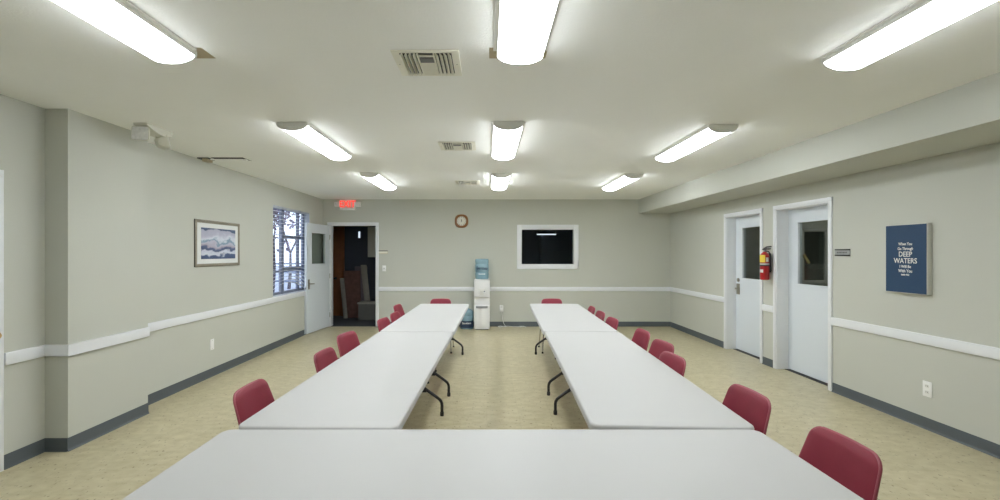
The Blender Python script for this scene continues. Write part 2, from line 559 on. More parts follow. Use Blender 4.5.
# rooms behind the right doors
mb = MB()
mb.box(6.4, 6.5, 3.2, 8.2, 0, ZC); mb.box(XR + 0.3, 6.5, 3.1, 3.2, 0, ZC); mb.box(XR + 0.3, 6.5, 8.2, 8.3, 0, ZC)
mb.box(XR + 0.3, 4.30, 5.84, 5.94, 0, ZC); mb.box(4.60, 6.5, 5.84, 5.94, 0, ZC); mb.box(4.30, 4.60, 5.84, 5.94, 0, 1.17); mb.box(4.30, 4.60, 5.84, 5.94, 1.85, ZC)
struct(mb.build('wall_office', 'office_wall'))
mb = MB(); mb.box(XR + 0.3, 6.5, 3.1, 8.3, -0.1, 0); struct(mb.build('floor_office', 'dark_carpet'))
mb = MB(); mb.box(XR + 0.3, 6.5, 3.1, 8.3, ZC, ZC + 0.1); struct(mb.build('ceiling_office', 'office_wall'))
for nm, loc, pw_ in (('office_fill', (5.1, 4.6, 2.6), 9.0), ('office_fill', (5.2, 7.0, 2.6), 2.5)):  # added fill lights, unseen, to lift the rooms behind the door glass
    la = bpy.data.lights.new(nm, 'AREA'); la.energy = pw_; la.size = 0.5; la.color = (1.0, 0.98, 0.9)
    lo = bpy.data.objects.new(nm, la); COL.objects.link(lo); lo.location = loc
# interior window frame on the partition seen through the near door
wi = struct_empty('window_3', (0, 0, 0))
mb = MB()
for (a, b, c, e) in ((4.27, 4.31, 1.18, 1.88), (4.59, 4.63, 1.18, 1.88), (4.27, 4.63, 1.14, 1.18), (4.27, 4.63, 1.84, 1.88)):
    mb.box(a, b, 5.81, 5.84, c, e)
mb.build('window_frame', 'office_trim', wi, bevel=0.004)
mb = MB(); mb.box(4.31, 4.59, 5.832, 5.838, 1.18, 1.84); mb.build('window_pane', 'pane_dark', wi)
mb = MB()
P4 = [(4.275, 1.52), (4.30, 1.54), (4.375, 1.42), (4.35, 1.40)]
mb.prism(P4, 5.79, 5.80, 'y')  # plain pale yellow slanted strip in front of the partition
tag(mb.build('yellow_strip', 'pale_yellow'), 'slanted pale yellow strip seen through the glass of the near right door', 'strip')

# back doorway with its leaf swung open along the left wall
d1 = struct_empty('door_1', (DB[0], YB, 0), 0)
mb = MB(); casing(mb, DB[1] - DB[0], 2.14, 0.055, 0.016, T); mb.build('door_frame', 'white_paint', d1, bevel=0.002)
LW = 0.91
hx, hy, fx, fy = -3.355, 9.006, -3.455, 8.10
ang = math.atan2(fy - hy, fx - hx)
lf = add_leaf(d1, LW, 2.125, (0.165, 0.735), (1.335, 1.945), 0)
lf.location = (hx - DB[0], hy - YB, 0); lf.rotation_euler.z = ang
# leaf local +x runs from hinge to free edge, +y is the room side here
pl = lever_set(lf, 0.835, 0.96, -1, 'steel_dark', 0.19, 0.044, 1)
lever_set(lf, 0.835, 0.96, -1, 'steel_dark', 0.19, 0.0, -1).name = 'lock_plate'
mb = MB(); mb.box(LW - 0.001, LW + 0.002, 0.010, 0.034, 0.86, 1.02); mb.build('latch_plate', 'chrome', lf)
mb = MB()
for z in (0.25, 1.07, 1.88): mb.tube([(-0.002, 0.050, z - 0.05), (-0.002, 0.050, z + 0.05)], 0.007, 8)
mb.build('hinge', 'steel_dark', lf)

# door close to the camera on the left wall
d4 = struct_empty('door_4', (XL, 2.11, 0), R(90))
w4 = 0.885
mb = MB()
cw, d_ = 0.055, 0.018
mb.box(-cw, 0, -d_, 0, 0, 2.085 + cw); mb.box(w4, w4 + cw, -d_, 0, 0, 2.085 + cw); mb.box(-cw, w4 + cw, -d_ - 0.001, 0, 2.085, 2.085 + cw)
mb.build('door_frame', 'white_paint', d4, bevel=0.002)
mb = MB(); mb.box(0.002, w4 - 0.002, -0.010, -0.0005, 0.012, 2.083)
lf4 = mb.build('door_leaf', 'door_white', d4)
mb = MB(); mb.lathe([(0.030, 0), (0.030, 0.006), (0.012, 0.010), (0.012, 0.034), (0.026, 0.046), (0.029, 0.060), (0.020, 0.072)], 20)
k = mb.build('door_knob', 'brass', lf4); k.location = (w4 - 0.034, -0.010, 0.975); k.rotation_euler.x = R(90)

# ------------------------------------------------------------------ hallway behind the doorway
HB = 10.56
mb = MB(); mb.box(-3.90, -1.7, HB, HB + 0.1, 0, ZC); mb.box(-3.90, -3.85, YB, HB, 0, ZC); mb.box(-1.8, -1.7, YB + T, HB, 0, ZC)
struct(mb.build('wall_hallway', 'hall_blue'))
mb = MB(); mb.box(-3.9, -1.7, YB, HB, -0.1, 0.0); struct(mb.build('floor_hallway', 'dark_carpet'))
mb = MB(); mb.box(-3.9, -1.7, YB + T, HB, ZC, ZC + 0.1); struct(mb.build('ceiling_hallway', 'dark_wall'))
d5 = struct_empty('door_5', (-3.845, HB, 0))
mb = MB(); mb.box(0.0, 0.27, -0.045, -0.001, 0.01, 2.13); lf5 = mb.build('door_leaf', 'wood_door', d5, bevel=0.003)
mb = MB(); mb.box(0.27, 0.33, -0.05, -0.001, 0, 2.19); mb.box(0.0, 0.33, -0.05, -0.001, 2.135, 2.19); mb.build('door_frame', 'wood_door', d5, bevel=0.003)
mb = MB(); mb.lathe([(0.03, 0), (0.03, 0.008), (0.012, 0.012), (0.012, 0.04), (0.028, 0.052), (0.022, 0.075)], 16)
k = mb.build('door_knob', 'black_steel', lf5); k.location = (0.13, -0.045, 0.93); k.rotation_euler.x = R(90)


def leaning(name, x0, x1, zt, yb, yt, mat, lab, cat, shift=0.0, th=0.04):
    m_ = MB()
    vs = []
    for dy in (0, th):
        vs += [(x0, yb + dy, 0.0), (x1, yb + dy, 0.0), (x1 + shift, yt + dy, zt), (x0 + shift, yt + dy, zt)]
    m_.add(vs, [(0, 1, 2, 3), (7, 6, 5, 4), (0, 4, 5, 1), (1, 5, 6, 2), (2, 6, 7, 3), (3, 7, 4, 0)])
    return tag(m_.build(name, mat, bevel=0.006), lab, cat)


leaning('leaning_board', -3.42, -3.02, 1.12, 10.22, 10.34, 'board_brown', 'dark reddish brown board leaning in the hallway, in front of the others', 'board', -0.05)
leaning('leaning_board', -3.24, -2.94, 1.22, 10.28, 10.43, 'board_mauve', 'dull mauve board leaning in the hallway behind the reddish board', 'board', 0.02)
leaning('leaning_plank', -3.40, -3.30, 0.95, 10.14, 10.23, 'slat_grey', 'narrow grey plank leaning left of the reddish board in the hallway', 'plank', -0.12, 0.02)
leaning('leaning_plank', -2.86, -2.72, 1.26, 10.12, 10.36, 'slat_grey', 'tall grey plank leaning right of the boards in the hallway', 'plank', -0.20, 0.02)
t = thing('storage_bin', 'grey lidded bin on the hallway floor beside the leaning boards', 'bin', (-2.72, 9.95, 0))
mb = MB(); mb.prism([(-0.23, -0.15), (0.23, -0.15), (0.23, 0.15), (-0.23, 0.15)], 0.001, 0.38); mb.build('bin_body', 'box_grey', t, bevel=0.02)
mb = MB(); mb.box(-0.25, 0.25, -0.17, 0.17, 0.38, 0.42); mb.build('bin_lid', 'slat_grey', t, bevel=0.008)
t = thing('wall_cabinet', 'small grey cabinet hung high on the hallway wall', 'cabinet', (-2.58, HB - 0.16, 1.45))
mb = MB(); mb.box(-0.28, 0.28, -0.14, 0.159, 0, 0.72); cb = mb.build('cabinet_body', 'office_trim', t, bevel=0.004)
mb = MB(); mb.box(-0.27, 0.27, -0.16, -0.14, 0.01, 0.71); mb.build('cabinet_door', 'office_trim', t, bevel=0.004)
t = thing('light_glimpse', 'narrow pale glowing block added for a glimpse of light in the dark hallway', 'light glimpse', (-3.14, HB - 0.002, 1.88))
mb = MB(); mb.box(-0.04, 0.04, -0.02, 0.001, 0.02, 0.22); mb.build('back_plate', 'black_plastic', t, bevel=0.003)
mb = MB(); mb.box(-0.02, 0.02, -0.05, -0.02, 0.04, 0.2); mb.build('glimpse_glow', 'hall_glimpse', t, bevel=0.008)  # glowing block stands in for a glimpse of light

# ------------------------------------------------------------------ back window and the dark room behind it
w2 = struct_empty('window_2')
x0, x1, z0, z1 = BW
mb = MB()
c = 0.088
mb.box(x0 - c, x0, YB - 0.018, YB, z0 - c, z1 + c); mb.box(x1, x1 + c, YB - 0.018, YB, z0 - c, z1 + c)
mb.box(x0, x1, YB - 0.018, YB, z0 - c, z0); mb.box(x0, x1, YB - 0.018, YB, z1, z1 + c)
mb.box(x0 - 0.001, x0 + 0.012, YB - 0.01, YB + T, z0, z1); mb.box(x1 - 0.012, x1 + 0.001, YB - 0.01, YB + T, z0, z1)
mb.box(x0, x1, YB - 0.01, YB + T, z0 - 0.001, z0 + 0.012); mb.box(x0, x1, YB - 0.01, YB + T, z1 - 0.012, z1 + 0.001)
mb.build('window_frame', 'white_paint', w2, bevel=0.003)
mb = MB(); mb.box(x0 + 0.01, x1 - 0.01, YB + 0.05, YB + 0.056, z0 + 0.01, z1 - 0.01); mb.build('window_pane', 'pane_dark', w2)
mb = MB(); mb.box(-1.7, XR + 0.3, 11.6, 11.7, 0, ZC); mb.box(-1.69, -1.6, YB + T, 11.6, 0, ZC); mb.box(XR + 0.2, XR + 0.3, YB + T, 11.6, 0, ZC)
mb.box(1.42, 1.50, 11.2, 11.6, 0, ZC)
struct(mb.build('wall_dark_room', 'dark_blue_wall'))
mb = MB(); mb.box(-1.7, XR + 0.3, YB + T, 11.7, -0.1, 0); struct(mb.build('floor_dark_room', 'dark_carpet'))
mb = MB(); mb.box(-1.7, XR + 0.3, YB + T, 11.7, ZC, ZC + 0.1); struct(mb.build('ceiling_dark_room', 'dark_wall'))
t = thing('reflection_strip', 'thin glowing strip in the dark room, standing in for a reflection in the back window', 'light', (1.55, 11.15, 2.02))
mb = MB(); mb.box(-0.26, 0.26, -0.03, 0.04, 0.03, 0.07); mb.tube([(-0.2, 0, 0.07), (-0.2, 0, 0.659)], 0.006, 6); mb.tube([(0.2, 0, 0.07), (0.2, 0, 0.659)], 0.006, 6); mb.build('strip_housing', 'black_plastic', t)
mb = MB(); mb.tube([(-0.25, 0, 0.015), (0.25, 0, 0.015)], 0.015, 10); mb.build('strip_tube', 'strip_glow', t)  # glowing strip stands in for a light's reflection in the pane

# ------------------------------------------------------------------ left window, blind and outside
w1 = struct_empty('window_1')
wy0, wy1, wz0, wz1 = WIN
XO = XL - T
mb = MB()
mb.box(XO, XL - 0.002, wy0, wy0 + 0.008, wz0, wz1); mb.box(XO, XL - 0.002, wy1 - 0.008, wy1, wz0, wz1); mb.box(XO, XL - 0.002, wy0, wy1, wz1 - 0.008, wz1)
mb.box(XO, XL - 0.001, wy0, wy1, wz0 - 0.001, wz0 + 0.008)
mb.build('window_reveal', 'window_reveal', w1)
mb = MB()
fx0, fx1 = XO + 0.005, XO + 0.055
mb.box(fx0, fx1, wy0 + 0.008, wy0 + 0.05, wz0, wz1); mb.box(fx0, fx1, wy1 - 0.05, wy1 - 0.008, wz0, wz1)
mb.box(fx0, fx1, wy0, wy1, wz0, wz0 + 0.05); mb.box(fx0, fx1, wy0, wy1, wz1 - 0.03, wz1 - 0.008)
my = 7.44
mb.box(fx0, fx1 + 0.01, my - 0.035, my + 0.035, wz0, wz1); mb.box(fx0, fx1, 8.06, 8.11, wz0, wz1)
mb.box(fx0, fx1, my, wy1, 1.81, 1.86); mb.box(fx0, fx1 + 0.01, my, wy1, 1.22, 1.30)
mb.box(fx0, fx1, wy0, my, 1.215, 1.25)
mb.build('window_frame', 'window_metal', w1, bevel=0.003)
mb = MB(); mb.box(XO + 0.025, XO + 0.031, wy0 + 0.01, wy1 - 0.01, wz0 + 0.01, wz1 - 0.01); mb.build('window_pane', 'pane_clear', w1)
t = thing('window_blind', 'white slatted blind with sagging lower slats hung in the left window', 'blind', (XL - 0.045, (wy0 + wy1) / 2, wz1 - 0.009))
hw = (wy1 - wy0) / 2 - 0.02
mb = MB(); mb.box(-0.02, 0.02, -hw, hw, -0.025, 0.0); mb.build('head_rail', 'window_reveal', t, bevel=0.003)
mb = MB()
NS = 21
for i in range(NS):
    z = -0.07 - i * 0.065
    sag = 0.0 if i < 14 else 0.022 * (i - 13)
    n = 14
    tilt = 0.1 if i < 12 else 0.1 + 0.06 * (i - 12)
    tv, bv = [], []
    zf = max(-1.44, z)
    for k in range(n + 1):
        s = -1 + 2 * k / n
        zz = zf + (0.5 - s * s) * 0 - sag * (s + 0.15) ** 2 + (sag * 0.55)
        zz = max(zz, -1.478 + 0.002 * (NS - i) * 0.5)
        for e in (-1, 1):
            tv.append((e * 0.0125, s * hw, zz + e * 0.0125 * tilt))
            bv.append((e * 0.0125, s * hw, zz + e * 0.0125 * tilt - 0.0018))
    vs = tv + bv
    m0 = len(tv)
    fs = []
    for k in range(n):
        a = 2 * k
        fs += [(a, a + 1, a + 3, a + 2), (m0 + a, m0 + a + 2, m0 + a + 3, m0 + a + 1), (a, a + 2, m0 + a + 2, m0 + a), (a + 1, m0 + a + 1, m0 + a + 3, a + 3)]
    fs += [(0, m0, m0 + 1, 1), (2 * n, 2 * n + 1, m0 + 2 * n + 1, m0 + 2 * n)]
    mb.add(vs, fs)
mb.build('slats', 'blind_white', t)
for s in (-0.6, 0.6):
    mb = MB(); mb.tube([(0.014, s * hw, -0.03), (0.014, s * hw, -1.45)], 0.0015, 5); mb.build('ladder_cord', 'blind_white', t)

mb = MB(); mb.box(-40, XO - 0.02, 0, 60, -0.5, -0.25); struct(mb.build('ground', 'pavement'))


def tree(name, label, loc, h, seed, spread=0.55):
    rnd = random.Random(seed)
    root = thing(name, label, 'tree', loc, 0, 'trees outside the left window')
    trunk = MB(); crown = MB()

    def leafs(p, n, r):
        for _ in range(n):
            q = p + Vector((rnd.gauss(0, r), rnd.gauss(0, r), rnd.gauss(0, r)))
            s = rnd.uniform(0.04, 0.085)
            a = Vector((rnd.uniform(-1, 1), rnd.uniform(-1, 1), rnd.uniform(-1, 1))).normalized()
            b = a.orthogonal().normalized()
            crown.add([q - a * s, q - b * s * 0.6, q + a * s, q + b * s * 0.6 + Vector((0, 0, 0.01))], [(0, 1, 2, 3)])

    def branch(p, d, L, r, lev):
        q = p + d * L
        m_ = (p + q) / 2 + Vector((rnd.uniform(-1, 1), rnd.uniform(-1, 1), 0)) * L * 0.05
        trunk.tube([p, m_, q], [r, r * 0.85, r * 0.65], 6)
        if lev == 0:
            leafs(q, 24, 0.36)
            return
        for _ in range(3 if lev > 1 else 4):
            nd = (d + Vector((rnd.uniform(-1, 1), rnd.uniform(-1, 1), rnd.uniform(-0.3, 0.8))) * spread).normalized()
            branch(q, nd, L * rnd.uniform(0.62, 0.82), r * 0.6, lev - 1)

    branch(Vector((0, 0, 0)), Vector((0.03, 0.02, 1)).normalized(), h * 0.24, h * 0.011, 4)
    trunk.build('trunk', 'bark', root)
    crown.build('crown', 'leaf_mauve', root)
    return root


tree('bare_tree', 'sparse mauve leaved tree outside, left of the window mullion', (-6.5, 13.0, -0.25), 5.4, 3, 0.8)
tree('bare_tree', 'sparse tree outside, right of the window mullion', (-9.9, 21.4, -0.25), 7.5, 5, 0.8)
fen = thing('rail_fence', 'bluish rail fence across the lot outside the left window', 'fence', (-7.4, 15.5, -0.25))
mb = MB()
for z in (0.55, 0.95, 1.3): mb.box(-4.5, 3.0, 2.98, 3.02, z, z + 0.07)
mb.build('rails', 'fence_blue', fen)
for i in range(6):
    mb = MB(); mb.box(-4.5 + i * 1.5 - 0.04, -4.5 + i * 1.5 + 0.04, 2.95, 3.05, 0, 1.45); mb.build('post', 'fence_blue', fen)

# ------------------------------------------------------------------ tables
TH = 0.735


def rounded_rect(hx_, hy_, r, n=7):
    pts = []
    for cx, cy, a0 in ((hx_ - r, hy_ - r, 0), (-hx_ + r, hy_ - r, 90), (-hx_ + r, -hy_ + r, 180), (hx_ - r, -hy_ + r, 270)):
        for k in range(n + 1):
            a = R(a0 + 90 * k / n)
            pts.append((cx + r * math.cos(a), cy + r * math.sin(a)))
    return pts


def make_table(legs=(-0.86, 0.86), L2=1.219, W2=0.386):
    """long axis on local y"""
    root = thing('folding_table', '', 'table')
    r = 0.05
    m_ = MB()
    rings = [(0.006, -0.045), (0.0, -0.040), (0.0, -0.012), (0.0025, -0.005), (0.007, -0.0012), (0.014, 0.0)]
    base = []
    for ins, z in rings:
        base.append([(x, y, TH + z) for x, y in rounded_rect(W2 - ins, L2 - ins, r - ins)])
    n = len(base[0])
    vs = [p for ring in base for p in ring]
    fs = [list(range(n))[::-1], [(len(rings) - 1) * n + k for k in range(n)]]
    for i in range(len(rings) - 1):
        for k in range(n):
            fs.append((i * n + k, i * n + (k + 1) % n, (i + 1) * n + (k + 1) % n, (i + 1) * n + k))
    m_.add(vs, fs)
    top = m_.build('tabletop', 'table_plastic', root, smooth=50)
    m_ = MB()
    for s in (-1, 1): m_.box(s * 0.30 - 0.012, s * 0.30 + 0.012, -1.10, 1.10, TH - 0.078, TH - 0.045)
    for y in (-1.10, 1.10): m_.box(-0.30, 0.30, y - 0.012, y + 0.012, TH - 0.075, TH - 0.045)
    m_.build('under_frame', 'black_steel', root, bevel=0.003)
    for y in legs:
        m_ = MB()
        for s in (-1, 1):
            pts = [(s * 0.315, y, 0.018), (s * 0.315, y, 0.10), (s * 0.311, y, 0.125), (s * 0.298, y, 0.148), (s * 0.275, y, 0.168), (s * 0.13, y, 0.272), (s * 0.085, y, 0.305), (s * 0.062, y, 0.34), (s * 0.055, y, 0.38), (s * 0.055, y, TH - 0.06)]
            m_.tube(pts, 0.0145, 10)
        lg = m_.build('leg', 'black_steel', root)
        m_ = MB(); m_.box(-0.17, 0.17, y - 0.018, y + 0.018, 0.225, 0.258); m_.build('leg_brace', 'black_steel', lg, bevel=0.004)
        m_ = MB(); m_.tube([(-0.30, y, TH - 0.062), (0.30, y, TH - 0.062)], 0.014, 10); m_.build('pivot_bar', 'black_steel', lg)
        for s in (-1, 1):
            m_ = MB(); m_.lathe([(0.017, 0.0), (0.0185, 0.008), (0.0185, 0.034), (0.016, 0.038)], 12, (s * 0.315, y, 0)); m_.build('foot_cap', 'black_plastic', lg)
    return root


def place_table(o, x, y, rot, label):
    o.location = (x, y, 0); o.rotation_euler.z = R(rot); o['label'] = label; o['group'] = 'white folding tables'


ta = make_table((-0.64, 0.87))
place_table(ta, -0.768, 3.217, -1.6, 'long white folding table of the left row, touching the front table')
tb = copy_tree(ta); place_table(tb, 0.933, 3.226, -2.5, 'long white folding table of the right row, touching the front table')
tf = make_table((-0.9, 0.9), 1.236); place_table(tf, 0.020, 1.600, 90, 'white folding table set crosswise, nearest the camera')
tc_ = make_table((-1.02, 0.86), 1.219, 0.392)
place_table(tc_, -0.706, 5.660, -1.3, 'white folding table at the far end of the left row, near the water cooler')
td = copy_tree(tc_); place_table(td, 1.027, 5.672, -2.3, 'white folding table at the far end of the right row, below the dark window')


# ------------------------------------------------------------------ chairs
def make_chair():
    """faces local +y"""
    root = thing('stacking_chair', '', 'chair')
    NU, NT = 21, 22
    z0, z1 = 0.475, 0.79
    r = 0.047

    def backpt(i, j, side):
        t = j / (NT - 1)
        t = 1 - (1 - t) ** 1.5                                   # denser rows at the top
        z = z0 + (z1 - z0) * t
        w = 0.194 + (0.160 - 0.194) * t
        dtop = z1 - z
        if dtop < r: w -= r - math.sqrt(max(0, r * r - (r - dtop) ** 2))
        dbot = z - z0
        if dbot < 0.03: w -= 0.03 - math.sqrt(max(0, 0.03 ** 2 - (0.03 - dbot) ** 2))
        u = -1 + 2 * i / (NU - 1)
        u = math.copysign(1 - (1 - abs(u)) ** 1.3, u)
        x = u * w
        y = -0.195 - 0.31 * (z - z0) + 0.5 * x * x
        zz = z - 0.16 * x * x * t                                 # crown of the top edge
        edge = (1 - abs(u) ** 6) * min(1, (dtop / 0.03 + 0.15)) ** 0.5 * min(1, (dbot / 0.03 + 0.15)) ** 0.5
        h = 0.005 + 0.012 * max(0, edge)
        return (x, y + side * h, zz)

    m_ = MB()
    m_.pad([backpt(i, j, 1) for j in range(NT) for i in range(NU)], [backpt(i, j, -1) for j in range(NT) for i in range(NU)], NU, NT)
    bk = m_.build('backrest', 'burgundy_vinyl', root, smooth=60)
    # piping around the rim
    rim = [backpt(0, j, 0) for j in range(3, NT)] + [backpt(i, NT - 1, 0) for i in range(1, NU - 1)] + [backpt(NU - 1, j, 0) for j in range(NT - 1, 2, -1)]
    clean = [Vector(rim[0])]
    for p in rim[1:]:
        if (Vector(p) - clean[-1]).length > 0.006: clean.append(Vector(p))
    m_ = MB(); m_.tube(clean, 0.0062, 8); m_.build('piping', 'burgundy_piping', bk)
    # seat
    NX, NY = 17, 17

    def seatpt(i, j, side):
        u = -1 + 2 * i / (NX - 1); v = -1 + 2 * j / (NY - 1)
        # squircle mapping for rounded corners
        k = 0.12
        x = u * 0.215 * (1 - k * v * v * abs(u)); y = v * 0.205 * (1 - k * u * u * abs(v)) + 0.0
        e = (1 - u ** 6) * (1 - v ** 6)
        zt = 0.432 + 0.024 * e ** 0.6 - 0.03 * max(0, v - 0.55) ** 1.5 + 0.018 * max(0, -v - 0.5)
        return (x, y, zt if side > 0 else 0.420 - 0.03 * max(0, v - 0.55) ** 1.5)

    m_ = MB()
    m_.pad([seatpt(i, j, 1) for j in range(NY) for i in range(NX)], [seatpt(i, j, -1) for j in range(NY) for i in range(NX)], NX, NY)
    m_.build('seat', 'burgundy_vinyl', root, smooth=60)
    # chrome frame
    m_ = MB()
    for s in (-1, 1): m_.tube([(s * 0.185, 0.175, 0.408), (s * 0.185, -0.185, 0.408)], 0.010, 8)
    m_.tube([(-0.185, 0.02, 0.408), (0.185, 0.02, 0.408)], 0.009, 8)
    m_.build('seat_frame', 'chrome', root)
    for s in (-1, 1):
        m_ = MB()
        m_.tube([(s * 0.185, -0.18, 0.408), (s * 0.188, -0.215, 0.43), (s * 0.186, -0.226, 0.475), (s * 0.172, -0.252, 0.60)], 0.009, 8)
        m_.build('back_upright', 'chrome', root)
    for s in (-1, 1):
        for (pts, ft) in (([(s * 0.185, 0.17, 0.408), (s * 0.192, 0.186, 0.38), (s * 0.212, 0.20, 0.012)], (s * 0.212, 0.20)),
                          ([(s * 0.185, -0.16, 0.408), (s * 0.192, -0.178, 0.38), (s * 0.215, -0.235, 0.012)], (s * 0.215, -0.235))):
            m_ = MB(); m_.tube(pts, 0.0105, 8); lg = m_.build('leg', 'chrome', root)
            m_ = MB(); m_.lathe([(0.012, 0.0), (0.0145, 0.004), (0.0145, 0.022), (0.012, 0.025)], 10, (ft[0], ft[1], 0)); m_.build('glide', 'black_plastic', lg)
    return root


BT = 0.293   # distance of the back's top behind the seat centre
chair0 = make_chair()
first = [True]


def place_chair(xt, yt, rot, label):
    """xt, yt: top centre of the backrest; rot: heading (0 faces +y)"""
    if first[0]:
        c_ = chair0; first[0] = False
    else:
        c_ = copy_tree(chair0)
    a = R(rot)
    c_.location = (xt - math.sin(a) * BT, yt + math.cos(a) * BT, 0)
    c_.rotation_euler.z = a
    c_['label'] = label; c_['group'] = 'burgundy stacking chairs around the tables'


CH = [
    (1.478, 1.75, 92, 'burgundy padded chair nearest the camera, at the right end of the front table'),
    (1.465, 2.36, 94, 'burgundy chair at the right row beside the corner of the front table'),
    (1.405, 3.19, 97, 'nearest of the three clustered burgundy chairs along the right row'),
    (1.525, 3.66, 98, 'middle of the three clustered burgundy chairs along the right row'),
    (1.548, 4.20, 93, 'farthest of the three clustered burgundy chairs along the right row'),
    (1.48, 4.98, 96, 'nearest of the three small distant burgundy chairs on the right row'),
    (1.487, 5.53, 93, 'middle of the three small distant burgundy chairs on the right row'),
    (1.497, 6.03, 90, 'farthest chair along the side of the right row'),
    (-1.378, 2.46, -91, 'burgundy chair nearest the camera on the left row'),
    (-1.285, 3.33, -95, 'second burgundy chair from the camera on the left row'),
    (-1.35, 4.06, -103, 'third burgundy chair from the camera on the left row, turned slightly'),
    (-1.22, 4.95, -99, 'fourth burgundy chair from the camera on the left row, below the doorway'),
    (-1.187, 5.44, -98, 'burgundy chair on the left row overlapping the farthest side chair'),
    (-1.325, 6.26, -98, 'farthest burgundy chair along the side of the left row'),
    (-0.765, 7.10, 180, 'burgundy chair at the far end of the left row, facing the camera'),
    (1.07, 7.10, 180, 'burgundy chair at the far end of the right row, below the window'),
]
for c_ in CH: place_chair(*c_)


# ------------------------------------------------------------------ ceiling lights
def make_light():
    root = thing('ceiling_light', '', 'light')
    L = 1.22; w = 0.128; drop = 0.075
    m_ = MB(); m_.box(-0.128, 0.128, 0.012, L - 0.012, -0.030, -0.0005); m_.box(-0.150, 0.150, 0.03, L - 0.03, -0.008, -0.0005)
    m_.build('base_pan', 'fixture_pan', root, bevel=0.002)

    def arc(sc=1.0, n=16):
        return [(w * sc * math.cos(PI + PI * k / n), -0.022 + (drop - 0.022) * sc * math.sin(PI + PI * k / n)) for k in range(n + 1)]
    pts = arc()
    m_ = MB(); m_.prism(pts, 0.016, L - 0.016, 'y'); m_.build('lens', 'lens', root)
    cap = [(-w - 0.003, -0.001)] + [(x * 1.02, z * 1.02 - 0.0005) for x, z in pts] + [(w + 0.003, -0.001)]
    for a, b in ((0.0, 0.016), (L - 0.016, L)):
        m_ = MB(); m_.prism(cap, a, b, 'y'); m_.build('end_cap', 'fixture_grey', root, bevel=0.002)
    return root


lt0 = make_light()
LX = {'left': (-1.755, -1.68, -1.65), 'middle': (0.185, 0.185, 0.20), 'right': (2.075, 2.075, 2.09)}
LY = {'left': (1.18, 3.68, 5.99), 'middle': (1.19, 3.66, 6.02), 'right': (1.27, 3.75, 6.08)}
GLOW = (0.86, 1.0, 1.3)  # farther rows made brighter to even out the light
ORD = ('nearest', 'second', 'farthest')
k = 0
for row in ('left', 'middle', 'right'):
    for i in range(3):
        o = lt0 if k == 0 else copy_tree(lt0)
        k += 1
        o.location = (LX[row][i], LY[row][i], ZC)
        for ch in o.children:
            if ch.name.startswith('lens'): ch.color = (GLOW[i], GLOW[i], GLOW[i], 1)
        o['label'] = '%s long glowing ceiling light of the %s row, counted from the camera' % (ORD[i], row)
        o['group'] = 'wraparound ceiling lights in three rows'
# bare patches left by an older fixture
for (x, y) in ((-1.735, 2.42), (0.175, 2.42)):
    mb = MB(); mb.box(x - 0.162, x + 0.162, y - 0.065, y + 0.062, -0.0016, 0.0); p = mb.build('bare_patch', 'tan_patch', ceiling)
    p.location = (0, 0, ZC)


# ------------------------------------------------------------------ ceiling vents
def make_vent():
    root = thing('ceiling_vent', '', 'vent')
    W, D = 0.19, 0.168
    m_ = MB()
    fr = 0.042
    for (a, b, c_, e) in ((-W, -W + fr, -D, D), (W - fr, W, -D, D), (-W + fr, W - fr, -D, -D + 0.028), (-W + fr, W - fr, D - 0.028, D)):
        m_.box(a, b, c_, e, -0.008, 0.0)
    m_.build('vent_frame', 'vent_cream', root, bevel=0.0025)
    m_ = MB(); m_.box(-W + 0.03, W - 0.03, -D + 0.02, D - 0.02, -0.0025, -0.0005); m_.build('duct_shade', 'opening_shade', root)  # black sheet on the solid ceiling stands in for the duct's shade
    x0_ = W - fr; y0_ = D - 0.028

    def blade(mm, x, y0b, y1b, xt, xb):
        mm.add([(x + xt - 0.002, y0b, -0.003), (x + xt + 0.002, y0b, -0.003), (x + xb + 0.002, y0b, -0.021), (x + xb - 0.002, y0b, -0.021),
                (x + xt - 0.002, y1b, -0.003), (x + xt + 0.002, y1b, -0.003), (x + xb + 0.002, y1b, -0.021), (x + xb - 0.002, y1b, -0.021)],
               [(0, 1, 2, 3), (7, 6, 5, 4), (0, 4, 5, 1), (1, 5, 6, 2), (2, 6, 7, 3), (3, 7, 4, 0)])
    for s in (-1, 1):
        for i in range(4):
            m_ = MB()
            if s < 0: blade(m_, -0.064 - i * 0.024, -y0_, y0_, 0.003, -0.004)
            else: blade(m_, 0.060 + i * 0.024, -y0_, y0_, -0.006, 0.011)
            m_.build('vent_blade', 'vent_cream', root)
    m_ = MB()
    for s in (-1, 1): m_.box(s * 0.046 - 0.004, s * 0.046 + 0.004, -y0_, y0_, -0.016, -0.003)
    m_.build('divider', 'vent_cream', root)
    m_ = MB(); m_.box(-0.042, 0.042, -0.075, -0.02, -0.007, -0.003); m_.build('damper', 'grey_damper', root)
    m_ = MB()
    for i in range(5):
        y = 0.005 + i * 0.028
        m_.add([(-0.042, y - 0.012, -0.003), (0.042, y - 0.012, -0.003), (0.042, y + 0.014, -0.019), (-0.042, y + 0.014, -0.019),
                (-0.042, y - 0.014, -0.002), (0.042, y - 0.014, -0.002), (0.042, y + 0.012, -0.018), (-0.042, y + 0.012, -0.018)],
               [(0, 1, 2, 3), (7, 6, 5, 4), (0, 4, 5, 1), (1, 5, 6, 2), (2, 6, 7, 3), (3, 7, 4, 0)])
    m_.build('middle_blades', 'vent_cream', root)
    m_ = MB(); m_.box(-0.042, 0.042, -0.112, -0.100, -0.012, -0.003); m_.build('cross_bar', 'vent_cream', root)
    for s in (-1, 1):
        m_ = MB(); m_.lathe([(0.004, 0), (0.0035, 0.002)], 8, (s * 0.17, 0, -0.010)); m_.build('screw', 'steel_dark', root)
    return root


